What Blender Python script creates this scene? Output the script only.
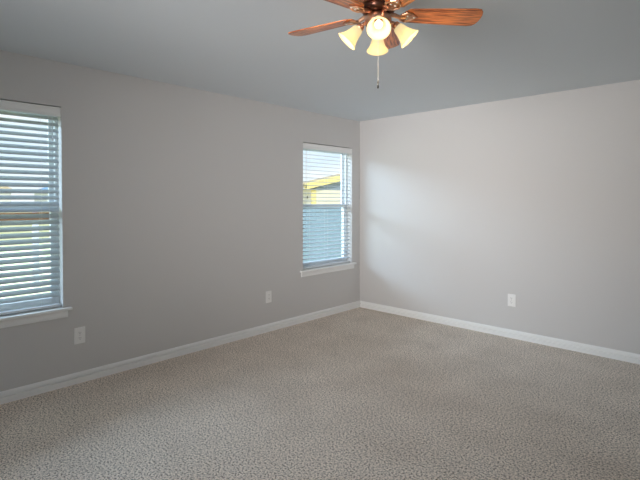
import bpy, bmesh, math, random
from mathutils import Vector, Matrix
random.seed(4)
PI = math.pi
S = bpy.context.scene
C = S.collection
for o in list(bpy.data.objects): bpy.data.objects.remove(o)

# ---------------------------------------------------------------- camera
cam_d = bpy.data.cameras.new('camera'); cam = bpy.data.objects.new('camera', cam_d); C.objects.link(cam)
cam_d.sensor_width = 36; cam_d.lens = 458/640*36; cam_d.shift_y = -32/640
cam_d.clip_start = .02; cam_d.clip_end = 500
cam.location = (0, 0, 1.41); cam.rotation_euler = (math.radians(90-1.0), 0, math.radians(43.5))
S.camera = cam

# ---------------------------------------------------------------- exposure, sky, sun, daylight
S.view_settings.view_transform = 'Standard'; S.view_settings.look = 'None'
S.view_settings.gamma = 1; S.view_settings.use_curve_mapping = False
S.view_settings.exposure = 0.11
S.cycles.use_denoising = True
S.cycles.max_bounces = 10; S.cycles.diffuse_bounces = 6; S.cycles.transparent_max_bounces = 12
S.cycles.sample_clamp_indirect = 4

W = bpy.data.worlds.new('sky'); S.world = W; W.use_nodes = True
nt = W.node_tree; nt.nodes.clear()
out = nt.nodes.new('ShaderNodeOutputWorld'); bg = nt.nodes.new('ShaderNodeBackground')
tc = nt.nodes.new('ShaderNodeTexCoord'); sep = nt.nodes.new('ShaderNodeSeparateXYZ')
ramp = nt.nodes.new('ShaderNodeValToRGB'); cl = nt.nodes.new('ShaderNodeTexNoise')
mp = nt.nodes.new('ShaderNodeMapping'); mp.inputs['Scale'].default_value = (3, 3, 14)
mix = nt.nodes.new('ShaderNodeMixRGB'); cr = nt.nodes.new('ShaderNodeValToRGB')
ramp.color_ramp.elements[0].position = 0.0; ramp.color_ramp.elements[0].color = (.86, .93, 1, 1)
ramp.color_ramp.elements[1].position = .6; ramp.color_ramp.elements[1].color = (.30, .52, .95, 1)
e = ramp.color_ramp.elements.new(.18); e.color = (.66, .82, 1, 1)
cr.color_ramp.elements[0].position = .45; cr.color_ramp.elements[1].position = .62
cl.inputs['Scale'].default_value = 1.2; cl.inputs['Detail'].default_value = 5
L = nt.links.new
L(tc.outputs['Generated'], sep.inputs[0]); L(sep.outputs['Z'], ramp.inputs[0])
L(tc.outputs['Generated'], mp.inputs[0]); L(mp.outputs[0], cl.inputs['Vector']); L(cl.outputs['Fac'], cr.inputs[0])
L(cr.outputs[0], mix.inputs[0]); L(ramp.outputs[0], mix.inputs[1]); mix.inputs[2].default_value = (1, 1, 1, 1)
L(mix.outputs[0], bg.inputs[0]); bg.inputs[1].default_value = 1.15; L(bg.outputs[0], out.inputs[0])

def light(name, kind, loc, direction, energy, color, size=None):
    d = bpy.data.lights.new(name, kind); d.energy = energy; d.color = color
    if kind == 'AREA': d.shape = 'RECTANGLE'; d.size, d.size_y = size
    o = bpy.data.objects.new(name, d); C.objects.link(o); o.location = loc
    o.rotation_euler = Vector(direction).to_track_quat('-Z', 'Y').to_euler()
    return o
sun = light('sun', 'SUN', (10, -4, 20), (-.55, .25, -.8), 3.6, (1, .95, .85)); sun.data.angle = .01
# daylight of the open sky above the lawn; added fill lamp behind the camera
light('sky_light', 'AREA', (-14, -3.0, 6.3), (1, .35, -.44), 7600, (.60, .79, 1), (24, 4))
light('rear_fill', 'AREA', (-1.0, -1.75, 1.45), (-.24, 1, .05), 24, (1, .965, .96), (1.6, 1.4)).data.spread = math.radians(54)  # added, unseen: brightens the back wall and far corner

# ---------------------------------------------------------------- materials
def mat(name, col, rough=.6, metal=0, bump=None, spec=.5):
    m = bpy.data.materials.new(name); m.use_nodes = True
    b = m.node_tree.nodes['Principled BSDF']
    b.inputs['Base Color'].default_value = (*col, 1); b.inputs['Roughness'].default_value = rough
    b.inputs['Metallic'].default_value = metal; b.inputs['Specular IOR Level'].default_value = spec
    n = m.node_tree
    t = n.nodes.new('ShaderNodeTexCoord'); z = n.nodes.new('ShaderNodeTexNoise')
    n.links.new(t.outputs['Object'], z.inputs['Vector'])
    if bump:
        z.inputs['Scale'].default_value = bump[0]; z.inputs['Detail'].default_value = 4
        bp = n.nodes.new('ShaderNodeBump'); bp.inputs['Strength'].default_value = bump[1]
        bp.inputs['Distance'].default_value = .004
        n.links.new(z.outputs['Fac'], bp.inputs['Height']); n.links.new(bp.outputs[0], b.inputs['Normal'])
    else:   # slight natural variation of the gloss
        z.inputs['Scale'].default_value = 6
        r = n.nodes.new('ShaderNodeMapRange'); r.inputs['To Min'].default_value = rough*.9
        r.inputs['To Max'].default_value = min(1, rough*1.1)
        n.links.new(z.outputs['Fac'], r.inputs['Value']); n.links.new(r.outputs[0], b.inputs['Roughness'])
    return m
def noise_col(m, c1, c2, scale, detail=2, lo=.35, hi=.65, stretch=(1, 1, 1)):
    n = m.node_tree; b = n.nodes['Principled BSDF']
    t = n.nodes.new('ShaderNodeTexCoord'); mp = n.nodes.new('ShaderNodeMapping'); z = n.nodes.new('ShaderNodeTexNoise'); r = n.nodes.new('ShaderNodeValToRGB')
    mp.inputs['Scale'].default_value = stretch
    z.inputs['Scale'].default_value = scale; z.inputs['Detail'].default_value = detail
    r.color_ramp.elements[0].position = lo; r.color_ramp.elements[0].color = (*c1, 1)
    r.color_ramp.elements[1].position = hi; r.color_ramp.elements[1].color = (*c2, 1)
    n.links.new(t.outputs['Object'], mp.inputs[0]); n.links.new(mp.outputs[0], z.inputs['Vector'])
    n.links.new(z.outputs['Fac'], r.inputs[0]); n.links.new(r.outputs[0], b.inputs['Base Color'])
    return r
M = {}
M['wall'] = mat('wall_paint', (.64, .626, .612), .75, bump=(90, .12))
M['ceiling'] = mat('ceiling_paint', (.69, .735, .765), .9, bump=(70, .15))
M['trim'] = mat('white_trim_paint', (.90, .90, .885), .4)
M['vinyl'] = mat('white_vinyl', (.80, .83, .86), .35)
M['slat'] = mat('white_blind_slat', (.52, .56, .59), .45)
M['cord'] = mat('white_cord', (.75, .75, .72), .8)
M['plate'] = mat('white_plastic_plate', (.92, .91, .89), .35)
M['slot'] = mat('dark_slot', (.05, .05, .05), .6)
M['screw'] = mat('painted_screw', (.6, .6, .58), .3, .5)
M['brass'] = mat('antique_brass', (.72, .42, .28), .3, 1)
M['bronze'] = mat('dark_bronze', (.10, .045, .03), .3, .9)
M['chain'] = mat('chain_metal', (.80, .76, .68), .4, .4)
M['fob'] = mat('dark_pull_fob', (.03, .025, .02), .4)
M['cream_siding'] = mat('cream_siding', (.80, .74, .62), .8)
M['yellow'] = mat('yellow_painted_board', (.86, .70, .28), .7)
M['grey_siding'] = mat('grey_gable_siding', (.24, .29, .36), .8)
M['tan_roof'] = mat('tan_shingles', (.52, .42, .27), .9); noise_col(M['tan_roof'], (.42, .34, .2), (.6, .5, .32), 3)
M['blue_roof'] = mat('pale_blue_roof', (.18, .38, .62), .5)
M['white_wall'] = mat('white_house_wall', (.8, .79, .76), .8)
M['grass'] = mat('lawn_grass', (.4, .45, .15), .95, bump=(30, .5)); noise_col(M['grass'], (.46, .48, .20), (.70, .66, .40), 4, 6)
M['rail_wood'] = mat('brown_fence_wood', (.20, .09, .04), .8); noise_col(M['rail_wood'], (.08, .035, .016), (.15, .07, .03), 8, 4, stretch=(1, .2, 1))
M['post_white'] = mat('pale_post_paint', (.55, .57, .68), .6)
M['fence_grey'] = mat('blue_grey_fence_boards', (.25, .36, .45), .8)

# carpet: loop-pile speckle
m = mat('carpet_pile', (.3, .27, .24), 1.0, spec=.1); M['carpet'] = m
n = m.node_tree; b = n.nodes['Principled BSDF']
t = n.nodes.new('ShaderNodeTexCoord')
v = n.nodes.new('ShaderNodeTexNoise'); v.inputs['Scale'].default_value = 92; v.inputs['Detail'].default_value = 6; v.inputs['Roughness'].default_value = .8
v2 = n.nodes.new('ShaderNodeTexNoise'); v2.inputs['Scale'].default_value = 2.6; v2.inputs['Detail'].default_value = 4
r = n.nodes.new('ShaderNodeValToRGB'); r.color_ramp.elements[0].position = .42; r.color_ramp.elements[0].color = (.11, .088, .072, 1)
r.color_ramp.elements[1].position = .515; r.color_ramp.elements[1].color = (1, .88, .765, 1)
r2 = n.nodes.new('ShaderNodeValToRGB'); r2.color_ramp.elements[0].position = .3; r2.color_ramp.elements[0].color = (.86, .85, .84, 1)
r2.color_ramp.elements[1].position = .7; r2.color_ramp.elements[1].color = (1, 1, 1, 1)
mx = n.nodes.new('ShaderNodeMixRGB'); mx.blend_type = 'MULTIPLY'; mx.inputs[0].default_value = 1
bp = n.nodes.new('ShaderNodeBump'); bp.inputs['Strength'].default_value = .8; bp.inputs['Distance'].default_value = .006
for a, c in ((t.outputs['Object'], v.inputs['Vector']), (t.outputs['Object'], v2.inputs['Vector']), (v.outputs['Fac'], r.inputs[0]),
             (v2.outputs['Fac'], r2.inputs[0]), (r.outputs[0], mx.inputs[1]), (r2.outputs[0], mx.inputs[2]),
             (mx.outputs[0], b.inputs['Base Color']), (v.outputs['Fac'], bp.inputs['Height']), (bp.outputs[0], b.inputs['Normal'])):
    n.links.new(a, c)

# oak blades: grain along local x
m = mat('oak_veneer', (.45, .17, .06), .3); M['oak'] = m
noise_col(m, (.24, .055, .015), (.82, .28, .085), 9, 5, .36, .6, (1.2, 12, 12))

# glass pane of a window: clear with a faint reflection
m = bpy.data.materials.new('window_glass'); m.use_nodes = True; n = m.node_tree; n.nodes.clear(); M['glass'] = m
o_ = n.nodes.new('ShaderNodeOutputMaterial'); tr = n.nodes.new('ShaderNodeBsdfTransparent'); gl = n.nodes.new('ShaderNodeBsdfGlossy')
tr.inputs[0].default_value = (.94, .97, .97, 1); gl.inputs['Roughness'].default_value = .02
mi = n.nodes.new('ShaderNodeMixShader'); mi.inputs[0].default_value = .05
n.links.new(tr.outputs[0], mi.inputs[1]); n.links.new(gl.outputs[0], mi.inputs[2]); n.links.new(mi.outputs[0], o_.inputs[0])

# frosted lamp glass and glowing bulb
m = bpy.data.materials.new('frosted_cream_glass'); m.use_nodes = True; n = m.node_tree; n.nodes.clear(); M['shade'] = m
o_ = n.nodes.new('ShaderNodeOutputMaterial'); tl = n.nodes.new('ShaderNodeBsdfTranslucent'); df = n.nodes.new('ShaderNodeBsdfDiffuse')
em = n.nodes.new('ShaderNodeEmission'); ad = n.nodes.new('ShaderNodeAddShader'); mi = n.nodes.new('ShaderNodeMixShader')
for q in (tl, df): q.inputs[0].default_value = (.52, .45, .28, 1)
em.inputs[0].default_value = (1, .88, .55, 1); em.inputs[1].default_value = .42
mi.inputs[0].default_value = .45
n.links.new(tl.outputs[0], mi.inputs[1]); n.links.new(df.outputs[0], mi.inputs[2])
n.links.new(mi.outputs[0], ad.inputs[0]); n.links.new(em.outputs[0], ad.inputs[1]); n.links.new(ad.outputs[0], o_.inputs[0])
m = bpy.data.materials.new('glowing_bulb'); m.use_nodes = True; n = m.node_tree; n.nodes.clear(); M['bulb'] = m
o_ = n.nodes.new('ShaderNodeOutputMaterial'); em = n.nodes.new('ShaderNodeEmission')
em.inputs[0].default_value = (1, .86, .60, 1); em.inputs[1].default_value = 2.0
n.links.new(em.outputs[0], o_.inputs[0])

# ---------------------------------------------------------------- mesh helpers
def obj(name, bm, material, parent=None, loc=(0, 0, 0), smooth=False):
    bmesh.ops.recalc_face_normals(bm, faces=bm.faces)
    if smooth:
        for f in bm.faces: f.smooth = True
    me = bpy.data.meshes.new(name); bm.to_mesh(me); bm.free(); me.materials.append(material)
    o = bpy.data.objects.new(name, me); C.objects.link(o); o.location = loc
    if parent: o.parent = parent
    return o
def bevel_mod(o, w=.002, seg=2):
    md = o.modifiers.new('bevel', 'BEVEL'); md.width = w; md.segments = seg; md.limit_method = 'ANGLE'; md.angle_limit = .6
    return o
def box(bm, x0, x1, y0, y1, z0, z1, mx=None):
    vs = [bm.verts.new(p) for p in ((x0, y0, z0), (x1, y0, z0), (x1, y1, z0), (x0, y1, z0), (x0, y0, z1), (x1, y0, z1), (x1, y1, z1), (x0, y1, z1))]
    for f in ((0, 3, 2, 1), (4, 5, 6, 7), (0, 1, 5, 4), (1, 2, 6, 5), (2, 3, 7, 6), (3, 0, 4, 7)): bm.faces.new([vs[i] for i in f])
    if mx:
        for v in vs: v.co = mx @ v.co
def prism(bm, poly, axis, a, b):
    """poly = 2D points; axis 'y': points are (x,z) extruded y a..b; 'x': points are (y,z) extruded x a..b; 'z': (x,y) extruded z a..b"""
    def P(p, t): return (p[0], t, p[1]) if axis == 'y' else (t, p[0], p[1]) if axis == 'x' else (p[0], p[1], t)
    A = [bm.verts.new(P(p, a)) for p in poly]; B = [bm.verts.new(P(p, b)) for p in poly]
    bm.faces.new(A); bm.faces.new(B[::-1]); k = len(poly)
    for i in range(k): bm.faces.new((A[i], A[(i+1) % k], B[(i+1) % k], B[i]))
def lathe(bm, prof, mx=None, seg=32):
    """prof = (radius, height) pairs revolved about local z"""
    rings = []
    for (r, z) in prof:
        ring = [bm.verts.new((r*math.cos(2*PI*i/seg), r*math.sin(2*PI*i/seg), z)) for i in range(seg)]
        rings.append(ring)
    for A, B in zip(rings, rings[1:]):
        for i in range(seg): bm.faces.new((A[i], A[(i+1) % seg], B[(i+1) % seg], B[i]))
    if mx:
        for ring in rings:
            for v in ring: v.co = mx @ v.co
def tube(bm, pts, r, seg=8):
    pts = [Vector(p) for p in pts]; rings = []
    for i, p in enumerate(pts):
        d = (pts[min(i+1, len(pts)-1)]-pts[max(i-1, 0)]).normalized()
        q = d.to_track_quat('Z', 'Y')
        rr = r[i] if isinstance(r, (list, tuple)) else r
        rings.append([bm.verts.new(p + q @ Vector((rr*math.cos(2*PI*k/seg), rr*math.sin(2*PI*k/seg), 0))) for k in range(seg)])
    for A, B in zip(rings, rings[1:]):
        for k in range(seg): bm.faces.new((A[k], A[(k+1) % seg], B[(k+1) % seg], B[k]))
    bm.faces.new(rings[0][::-1]); bm.faces.new(rings[-1])
def empty(name, loc, rz=0, **props):
    o = bpy.data.objects.new(name, None); C.objects.link(o); o.location = loc; o.rotation_euler = (0, 0, rz)
    o.empty_display_size = .05
    for k, v_ in props.items(): o[k] = v_
    return o
def struct(o): o['kind'] = 'structure'; return o
def B(): return bmesh.new()

# ---------------------------------------------------------------- room shell
XL, XR, YB, YR, H = -3.77, 1.35, 4.735, -1.45, 2.44
T = .17                                       # outer wall thickness
WIN = [dict(y0=.26, y1=1.161, z1=2.108, tilt=35), dict(y0=3.688, y1=4.573, z1=2.078, tilt=7)]
ZS = .60                                      # top of the window stools

bm = B(); box(bm, XL-T, XR+T, YR-T, YB+T, -.12, 0); struct(obj('floor', bm, M['carpet']))
bm = B(); box(bm, XL-T, XR+T, YR-T, YB+T, H, H+.15); struct(obj('ceiling', bm, M['ceiling']))
bm = B()                                      # left wall with its two window openings
ys = [YR-T, WIN[0]['y0'], WIN[0]['y1'], WIN[1]['y0'], WIN[1]['y1'], YB+T]
for i in (0, 2, 4): box(bm, XL-T, XL, ys[i], ys[i+1], 0, H)
for w in WIN:
    box(bm, XL-T, XL, w['y0'], w['y1'], 0, ZS-.022); box(bm, XL-T, XL, w['y0'], w['y1'], w['z1'], H)
struct(obj('wall_left', bm, M['wall']))
bm = B(); box(bm, XL, XR+T, YB, YB+T, 0, H); struct(obj('wall_back', bm, M['wall']))
bm = B(); box(bm, XR, XR+T, YR, YB, 0, H); struct(obj('wall_right', bm, M['wall']))
bm = B()
box(bm, XL, -2.05, YR-T, YR, 0, H); box(bm, -.35, XR+T, YR-T, YR, 0, H); box(bm, -2.05, -.35, YR-T, YR, 0, .75); box(bm, -2.05, -.35, YR-T, YR, 2.15, H)  # opening added to let the rear fill lamp in
struct(obj('wall_rear', bm, M['wall']))

prof = [(0, 0), (.019, 0), (.019, .040), (.017, .043), (.002, .044), (.002, .056), (.015, .057), (.014, .066), (.012, .073), (.008, .079), (.005, .083), (0, .083)]
bm = B(); prism(bm, [(XL+a, z) for a, z in prof], 'y', YR, YB); struct(obj('baseboard_left', bm, M['trim']))
bm = B(); prism(bm, [(YB-a, z) for a, z in prof], 'x', XL+.019, XR); struct(obj('baseboard_back', bm, M['trim']))
bm = B(); prism(bm, [(XR-a, z) for a, z in prof], 'y', YR, YB-.019); struct(obj('baseboard_right', bm, M['trim']))

# ---------------------------------------------------------------- windows and blinds
def window(idx, w):
    y0, y1, z0, z1 = w['y0'], w['y1'], ZS-.022, w['z1']
    root = empty(f'window_{idx}', (XL, (y0+y1)/2, ZS), kind='structure')
    h = (y1-y0)/2; zb, zt = 0, z1-ZS                        # local: y -h..h, z 0..zt
    mid = (zb+zt)/2
    bm = B()                                                # vinyl frame
    fx0, fx1 = -T+.01, -.085
    for (a, b_) in ((-h, -h+.022), (h-.022, h)): box(bm, fx0, fx1, a, b_, zb, zt)
    box(bm, fx0, fx1, -h+.022, h-.022, zt-.03, zt); box(bm, fx0, fx1, -h+.022, h-.022, zb, zb+.03)
    bevel_mod(obj('window_frame', bm, M['vinyl'], root))
    def sash(name, xa, xb, za, zc):
        bm = B(); g = .03; yy = h-.022
        box(bm, xa, xb, -yy, -yy+g, za, zc); box(bm, xa, xb, yy-g, yy, za, zc)
        box(bm, xa, xb, -yy+g, yy-g, za, za+.04); box(bm, xa, xb, -yy+g, yy-g, zc-.04, zc)
        s = bevel_mod(obj(name, bm, M['vinyl'], root), .003)
        bm = B(); xm = (xa+xb)/2; box(bm, xm-.002, xm+.002, -yy+g, yy-g, za+.04, zc-.04)
        obj('glass_pane', bm, M['glass'], s)
        return s
    sash('upper_sash', -.150, -.125, mid-.02, zt-.03)
    lo = sash('lower_sash', -.122, -.092, zb+.03, mid+.02)
    bm = B(); box(bm, -.092, -.080, -.03, .03, mid-.002, mid+.016); bevel_mod(obj('sash_lock', bm, M['vinyl'], lo))
    bm = B()                                                # stool (sill board) and its nose with horns
    box(bm, -T+.01, 0, -h, h, -.022, 0); box(bm, 0, .038, -h-.055, h+.055, -.022, 0)
    bevel_mod(obj('window_sill', bm, M['trim'], root), .006, 3)
    bm = B()
    pr = [(0, -.075), (.012, -.075), (.014, -.06), (.014, -.034), (.018, -.022), (0, -.022)]
    prism(bm, pr, 'y', -h-.03, h+.03); obj('window_apron', bm, M['trim'], root)
    return root
for i, w in enumerate(WIN): window(i+1, w)

def blind(w, label):
    y0, y1, zt, tilt = w['y0'], w['y1'], w['z1'], math.radians(w['tilt'])
    cy = (y0+y1)/2; h = (y1-y0)/2-.006
    root = empty('window_blind', (XL-.045, cy, ZS), label=label, category='blind', group='white slatted window blinds')
    z1 = zt-ZS-.002
    bm = B(); box(bm, -.024, .026, -h, h, z1-.045, z1-.004); bevel_mod(obj('headrail', bm, M['vinyl'], root))
    bm = B()
    vp = [(.030, z1-.072), (.041, z1-.072), (.043, z1-.064), (.040, z1-.056), (.040, z1-.022), (.044, z1-.014), (.043, z1-.006), (.030, z1-.006)]
    prism(bm, vp, 'y', -h-.003, h+.003); obj('valance', bm, M['trim'], root)
    p = .0455; zb = .035; n_ = int((z1-.066-zb)/p)
    bm = B(); tops = z1-.068
    for k in range(n_):
        z = tops-.018-k*p
        if z < zb+.02: break
        # a crowned slat: 50 mm deep, 2.6 mm thick, outer edge (-x) higher than the inner edge
        pts = []
        for s in range(5):
            u = -1+s*.5; pts.append((u*.025, .0022*(1-u*u)+.0013))
        for s in range(4, -1, -1):
            u = -1+s*.5; pts.append((u*.025, .0022*(1-u*u)-.0013))
        ca, sa = math.cos(tilt), math.sin(tilt)
        sag = random.uniform(-.0008, .0008)
        prism(bm, [(x*ca+zz*sa, z+sag-x*sa+zz*ca) for x, zz in pts], 'y', -h+.004, h-.004)
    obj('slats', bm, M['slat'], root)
    bm = B(); box(bm, -.025, .025, -h+.004, h-.004, .008, .026); bevel_mod(obj('bottom_rail', bm, M['vinyl'], root), .004)
    for yy in (-h*.72, 0, h*.72):
        bm = B()
        for xx in (-.0255, .0255): tube(bm, [(xx, yy, .02), (xx, yy, z1-.03)], .0009, 5)
        obj('ladder_cord', bm, M['cord'], root)
    # tilt cords with their little tassels hang inside the room side at the near end; lift cord at the far end
    for (yy, zl) in ((-h+.055, .98), (-h+.075, .86)) if w is WIN[1] else ((h-.05, 1.28), (h-.075, .70)):
        bm = B(); tube(bm, [(.0285, yy, z1-.03), (.0285, yy, zl)], .0011, 5)
        c_ = obj('pull_cord', bm, M['cord'], root)
        bm = B(); lathe(bm, [(.0005, .0), (.003, -.002), (.0055, -.026), (.005, -.03), (.0005, -.031)], Matrix.Translation((.0345, yy, zl)), 12)
        obj('cord_tassel', bm, M['vinyl'] if w is WIN[0] else M['fob'], c_, smooth=True)
    return root
blind(WIN[0], 'white slatted blind in the nearer window cut off by the left photo edge')
blind(WIN[1], 'white slatted blind in the far window beside the room corner, slats nearly open')

# ---------------------------------------------------------------- wall outlets (built facing local +x)
def outlet(loc, rz, label):
    root = empty('wall_outlet', loc, rz, label=label, category='outlet', group='white electrical outlets low on the walls')
    bm = B(); box(bm, 0, .006, -.040, .040, -.063, .063); bevel_mod(obj('cover_plate', bm, M['plate'], root), .004, 3)
    for s in (-1, 1):
        bm = B()
        poly = []
        for k in range(20):
            a = 2*PI*k/20; poly.append((max(-.0155, min(.0155, .0178*math.cos(a))), s*.0205+max(-.0135, min(.0135, .0178*math.sin(a)))))
        prism(bm, poly, 'x', .005, .0085); rc = bevel_mod(obj('receptacle', bm, M['plate'], root), .0008)
        bm = B()
        box(bm, .008, .0088, -.0075, -.0050, s*.0205, s*.0205+.008); box(bm, .008, .0088, .0050, .0075, s*.0205, s*.0205+.007)
        prism(bm, [(.0025*math.cos(2*PI*k/10), s*.0205-.007+.0025*math.sin(2*PI*k/10)) for k in range(10)], 'x', .008, .0088)
        obj('plug_slots', bm, M['slot'], rc)
    bm = B(); prism(bm, [(.003*math.cos(2*PI*k/12), .003*math.sin(2*PI*k/12)) for k in range(12)], 'x', .005, .0072)
    obj('screw', bm, M['screw'], root)
    return root
outlet((XL, 1.275, .365), 0, 'white wall outlet right below the sill end of the nearer left window')
outlet((XL, 3.17, .372), 0, 'white wall outlet on the left wall, just left of the far window')
outlet((-1.79, YB, .385), -PI/2, 'white wall outlet alone on the back wall right of the corner')

# ---------------------------------------------------------------- ceiling fan with light kit
fx, fy = -1.235, 1.68
ZB = -.20                                    # blade plane below the ceiling (fan origin on the ceiling)
YAW = math.radians(43.5)
fan = empty('ceiling_fan', (fx, fy, H), 0, label='oak and brass five-blade ceiling fan with four lit bell-shaped lamp shades', category='ceiling fan')
def along(a, r, z):                           # a = angle measured from the camera's right, counter-clockwise
    return Vector((r*math.cos(a+YAW), r*math.sin(a+YAW), z))
bm = B(); lathe(bm, [(.0005, 0), (.085, 0), (.085, -.008), (.078, -.03), (.066, -.05), (.0005, -.05)]); obj('ceiling_canopy', bm, M['brass'], fan, smooth=True)
bm = B(); lathe(bm, [(.0005, -.045), (.06, -.048), (.10, -.060), (.115, -.075), (.118, -.10), (.118, -.135), (.108, -.15), (.09, -.16), (.0005, -.16)], seg=40)
obj('motor_housing', bm, M['brass'], fan, smooth=True)
bm = B()                                       # ribbed vent band
for k in range(30):
    a = 2*PI*k/30; mx = Matrix.Rotation(a, 4, 'Z'); box(bm, .114, .122, -.0045, .0045, -.132, -.086, mx)
obj('vent_ribs', bm, M['bronze'], fan)
bm = B(); lathe(bm, [(.0005, -.158), (.075, -.16), (.078, -.175), (.070, -.19), (.05, -.198), (.0005, -.198)]); obj('flywheel', bm, M['bronze'], fan, smooth=True)
bm = B(); lathe(bm, [(.0005, -.195), (.042, -.197), (.058, -.208), (.06, -.235), (.052, -.255), (.030, -.275), (.018, -.288), (.014, -.298), (.0005, -.302)])
obj('light_fitter', bm, M['brass'], fan, smooth=True)

BLR0, BLR1 = .118, .473
for k, deg in enumerate((4, 76, 148, 220, 292)):
    a = math.radians(deg)
    bm = B(); w0, w1 = .050, .066; n_ = 10; out = []
    out += [(BLR0, -w0*.55), (BLR0+.02, -w0)]
    out += [(BLR1-.045, -w1)]
    for q in range(1, 8):
        t_ = -PI/2+PI*q/8
        out.append((BLR1-.045+.045*abs(math.cos(t_))**.6, w1*math.sin(t_)*1.0 if abs(math.sin(t_)) < 1 else w1))
    out += [(BLR1-.045, w1), (BLR0+.02, w0), (BLR0, w0*.55)]
    prism(bm, out, 'z', -.003, .003)
    o = obj('fan_blade', bm, M['oak'], fan)
    rot = Matrix.Rotation(a+YAW, 4, 'Z') @ Matrix.Rotation(math.radians(-11), 4, 'X')
    o.rotation_euler = rot.to_euler(); o.location = (0, 0, ZB)
    bevel_mod(o, .0015)
    bm = B()                                   # blade iron: forked decorative bracket under the blade
    tube(bm, [(.05, 0, .004), (.075, 0, .0), (.10, 0, -.010), (.125, 0, -.008)], [.011, .010, .009, .008], 10)
    for s in (-1, 1):
        tube(bm, [(.095, 0, -.010), (.105, s*.020, -.010), (.125, s*.032, -.0075), (.150, s*.024, -.0065), (.165, s*.008, -.006)], [.0055, .0055, .0055, .005, .004], 8)
    prism(bm, [(.11, -.012), (.13, -.018), (.165, -.011), (.178, 0), (.165, .011), (.13, .018), (.11, .012)], 'z', -.009, -.0032)
    ir = obj('blade_iron', bm, M['brass'], fan, smooth=False); ir.rotation_euler = o.rotation_euler; ir.location = o.location
    for (sx, sy) in ((.132, .010), (.132, -.010), (.163, 0)):
        bm = B(); lathe(bm, [(.0003, -.0125), (.004, -.0115), (.0045, -.009)], Matrix.Translation((sx, sy, 0)), 10)
        obj('screw', bm, M['chain'], ir)

for k, deg in enumerate((-96, -6, 84, 174)):
    a = math.radians(deg)
    p0 = along(a, .045, -.240); p1 = along(a, .062, -.237); p2 = along(a, .077, -.248)
    bm = B(); tube(bm, [p0, p1, p2], [.008, .008, .012], 10)
    arm = obj('lamp_arm', bm, M['brass'], fan, smooth=True)
    d = (along(a, .70, 0) - Vector((0, 0, .72))).normalized()              # shade axis, outward and down
    mx = Matrix.Translation(p2) @ d.to_track_quat('Z', 'Y').to_matrix().to_4x4() @ Matrix.Scale(.86, 4)
    bm = B(); lathe(bm, [(.0005, -.008), (.018, -.006), (.022, .004), (.022, .016), (.019, .018)], mx, 24)
    obj('socket_cup', bm, M['brass'], arm, smooth=True)
    bm = B()
    lathe(bm, [(.020, .012), (.026, .018), (.030, .030), (.033, .048), (.038, .068), (.046, .088), (.056, .102), (.060, .107),
               (.058, .107), (.053, .101), (.043, .087), (.035, .067), (.030, .048), (.027, .030), (.020, .016)], mx, 36)
    sh = obj('lamp_shade', bm, M['shade'], fan, smooth=True)
    bm = B(); lathe(bm, [(.0005, .020), (.010, .022), (.012, .034), (.019, .050), (.022, .062), (.019, .074), (.010, .083), (.0005, .085)], mx, 20)
    obj('light_bulb', bm, M['bulb'], sh, smooth=True)
    ld = bpy.data.lights.new('lamp_glow', 'POINT'); ld.energy = 1.0; ld.color = (1, .70, .40); ld.shadow_soft_size = .025
    lo = bpy.data.objects.new('lamp_glow', ld); C.objects.link(lo); lo.parent = fan; lo.location = mx @ Vector((0, 0, .112))

for (a, r, z0, z1, nm) in ((-1.68, .012, -.298, -.515, 0), (1.40, .010, -.298, -.49, 1)):
    p = along(a, r, 0)
    bm = B()
    tube(bm, [(p.x, p.y, z0+.02), (p.x, p.y, z1)], .0013, 5)
    zz = z0
    while zz > z1:
        lathe(bm, [(.0002, .0016), (.0016, 0), (.0002, -.0016)], Matrix.Translation((p.x, p.y, zz)), 6); zz -= .005
    ch = obj('pull_chain', bm, M['chain'], fan)
    bm = B(); lathe(bm, [(.0005, .003), (.002, .002), (.004, -.006), (.0045, -.011), (.003, -.015), (.0005, -.017)], Matrix.Translation((p.x, p.y, z1)), 12)
    obj('chain_fob', bm, M['fob'], ch, smooth=True)

# ---------------------------------------------------------------- outdoors
GZ = -.15
bm = B(); box(bm, -220, XL-T-.02, -120, 160, GZ-.3, GZ)
struct(obj('ground', bm, M['grass']))

# rail fence on the lawn in front of the nearer window
root = empty('rail_fence', (-9.3, 0, GZ), label='brown wooden rail fence on the sunny lawn outside the nearer window', category='fence')
bm = B(); box(bm, -.02, .02, -7, 4.3, 1.20, 1.34); bevel_mod(obj('rail', bm, M['rail_wood'], root), .006)
for yy in (-6.4, -3.4, -.5, 2.44, 4.25):
    bm = B(); box(bm, -.07, -.021, yy-.045, yy+.045, -.02, 1.38); bevel_mod(obj('fence_post', bm, M['post_white'], root), .006)

# blue-grey board fence outside the far window
root = empty('board_fence', (-6.9, 0, GZ), label='blue-grey board fence close outside the far window', category='fence')
bm = B(); y = 5.0
while y < 13:
    box(bm, -.01, .01, y, y+.135, .03, 1.47); y += .142
obj('fence_boards', bm, M['fence_grey'], root)
bm = B(); box(bm, -.05, -.011, 5, 13.05, .25, .34); box(bm, -.05, -.011, 5, 13.05, 1.2, 1.29); obj('fence_rail', bm, M['fence_grey'], root)
for yy in (5.1, 7.6, 10.1, 12.6):
    bm = B(); box(bm, -.14, -.051, yy-.045, yy+.045, -.02, 1.45); obj('fence_post', bm, M['fence_grey'], root)

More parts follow.
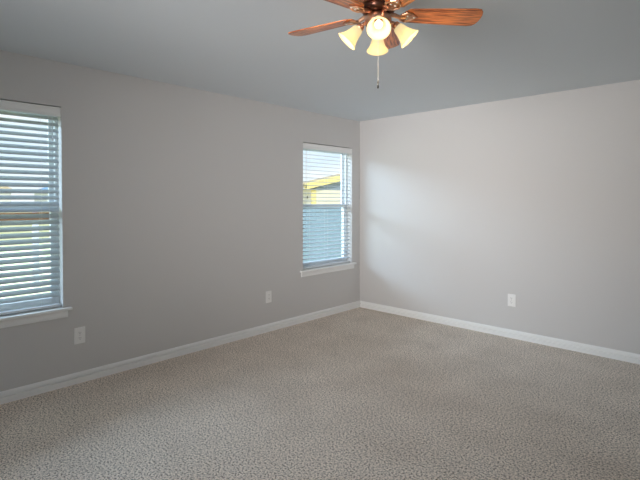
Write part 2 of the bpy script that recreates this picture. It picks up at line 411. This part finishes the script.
# neighbour house with yellow rake boards, seen in the far window
root = empty('house', (-26, 26.2, GZ), label='cream-sided house with bright yellow roof edge boards and grey gable, seen through the far window', category='house')
ZE = 2.42
bm = B(); box(bm, -2.4, 0, .2, 14, 0, ZE)
for k in range(12): box(bm, 0, .015, .2, 14, .12+k*.19, .135+k*.19)
obj('house_wall', bm, M['cream_siding'], root)
bm = B(); prism(bm, [(.2, ZE), (14, ZE), (7.1, ZE+1.45)], 'x', -1.3, -.02); obj('gable', bm, M['grey_siding'], root)
bm = B()
prism(bm, [(-.6, ZE-.02), (7.1, ZE+1.45), (14.8, ZE-.02), (14.8, ZE+.45), (7.1, ZE+1.95), (-.6, ZE+.45)], 'x', .02, .3)
obj('rake_board', bm, M['yellow'], root)
bm = B(); prism(bm, [(-.6, ZE+.1), (7.1, ZE+1.6), (14.8, ZE+.1), (14.8, ZE+.40), (7.1, ZE+1.9), (-.6, ZE+.40)], 'x', -1.4, .02); obj('roof', bm, M['tan_roof'], root)
bm = B(); box(bm, .016, .06, .15, .7, 0, ZE+.02); obj('corner_board', bm, M['yellow'], root)

# two low houses far across the lawn, seen in the nearer window
def far_house(loc, ly, eave, ridge, roofm, label):
    root = empty('house', loc, label=label, category='house')
    bm = B(); box(bm, -7, 0, 0, ly, 0, eave); wl = obj('house_wall', bm, M['white_wall'], root)
    bm = B()
    e = .5
    vs = [bm.verts.new(p) for p in ((e, -e, eave), (e, ly+e, eave), (-7-e, ly+e, eave), (-7-e, -e, eave), (-3.5, 3, ridge), (-3.5, ly-3, ridge))]
    for f in ((0, 1, 5, 4), (1, 2, 5), (2, 3, 4, 5), (3, 0, 4), (3, 2, 1, 0)): bm.faces.new([vs[i] for i in f])
    obj('roof', bm, roofm, root)
    for yy in (2.5, ly/2, ly-3.5):
        bm = B(); box(bm, .01, .04, yy, yy+1.2, .9, 2.1); obj('window', bm, M['grey_siding'], root)
    return root
far_house((-90, -12, GZ), 32, 3.2, 5.6, M['tan_roof'], 'far white house with a long tan roof, seen through the nearer window')
far_house((-80, 22.6, GZ), 13, 2.9, 4.5, M['blue_roof'], 'far low house with a light blue roof, seen through the nearer window')
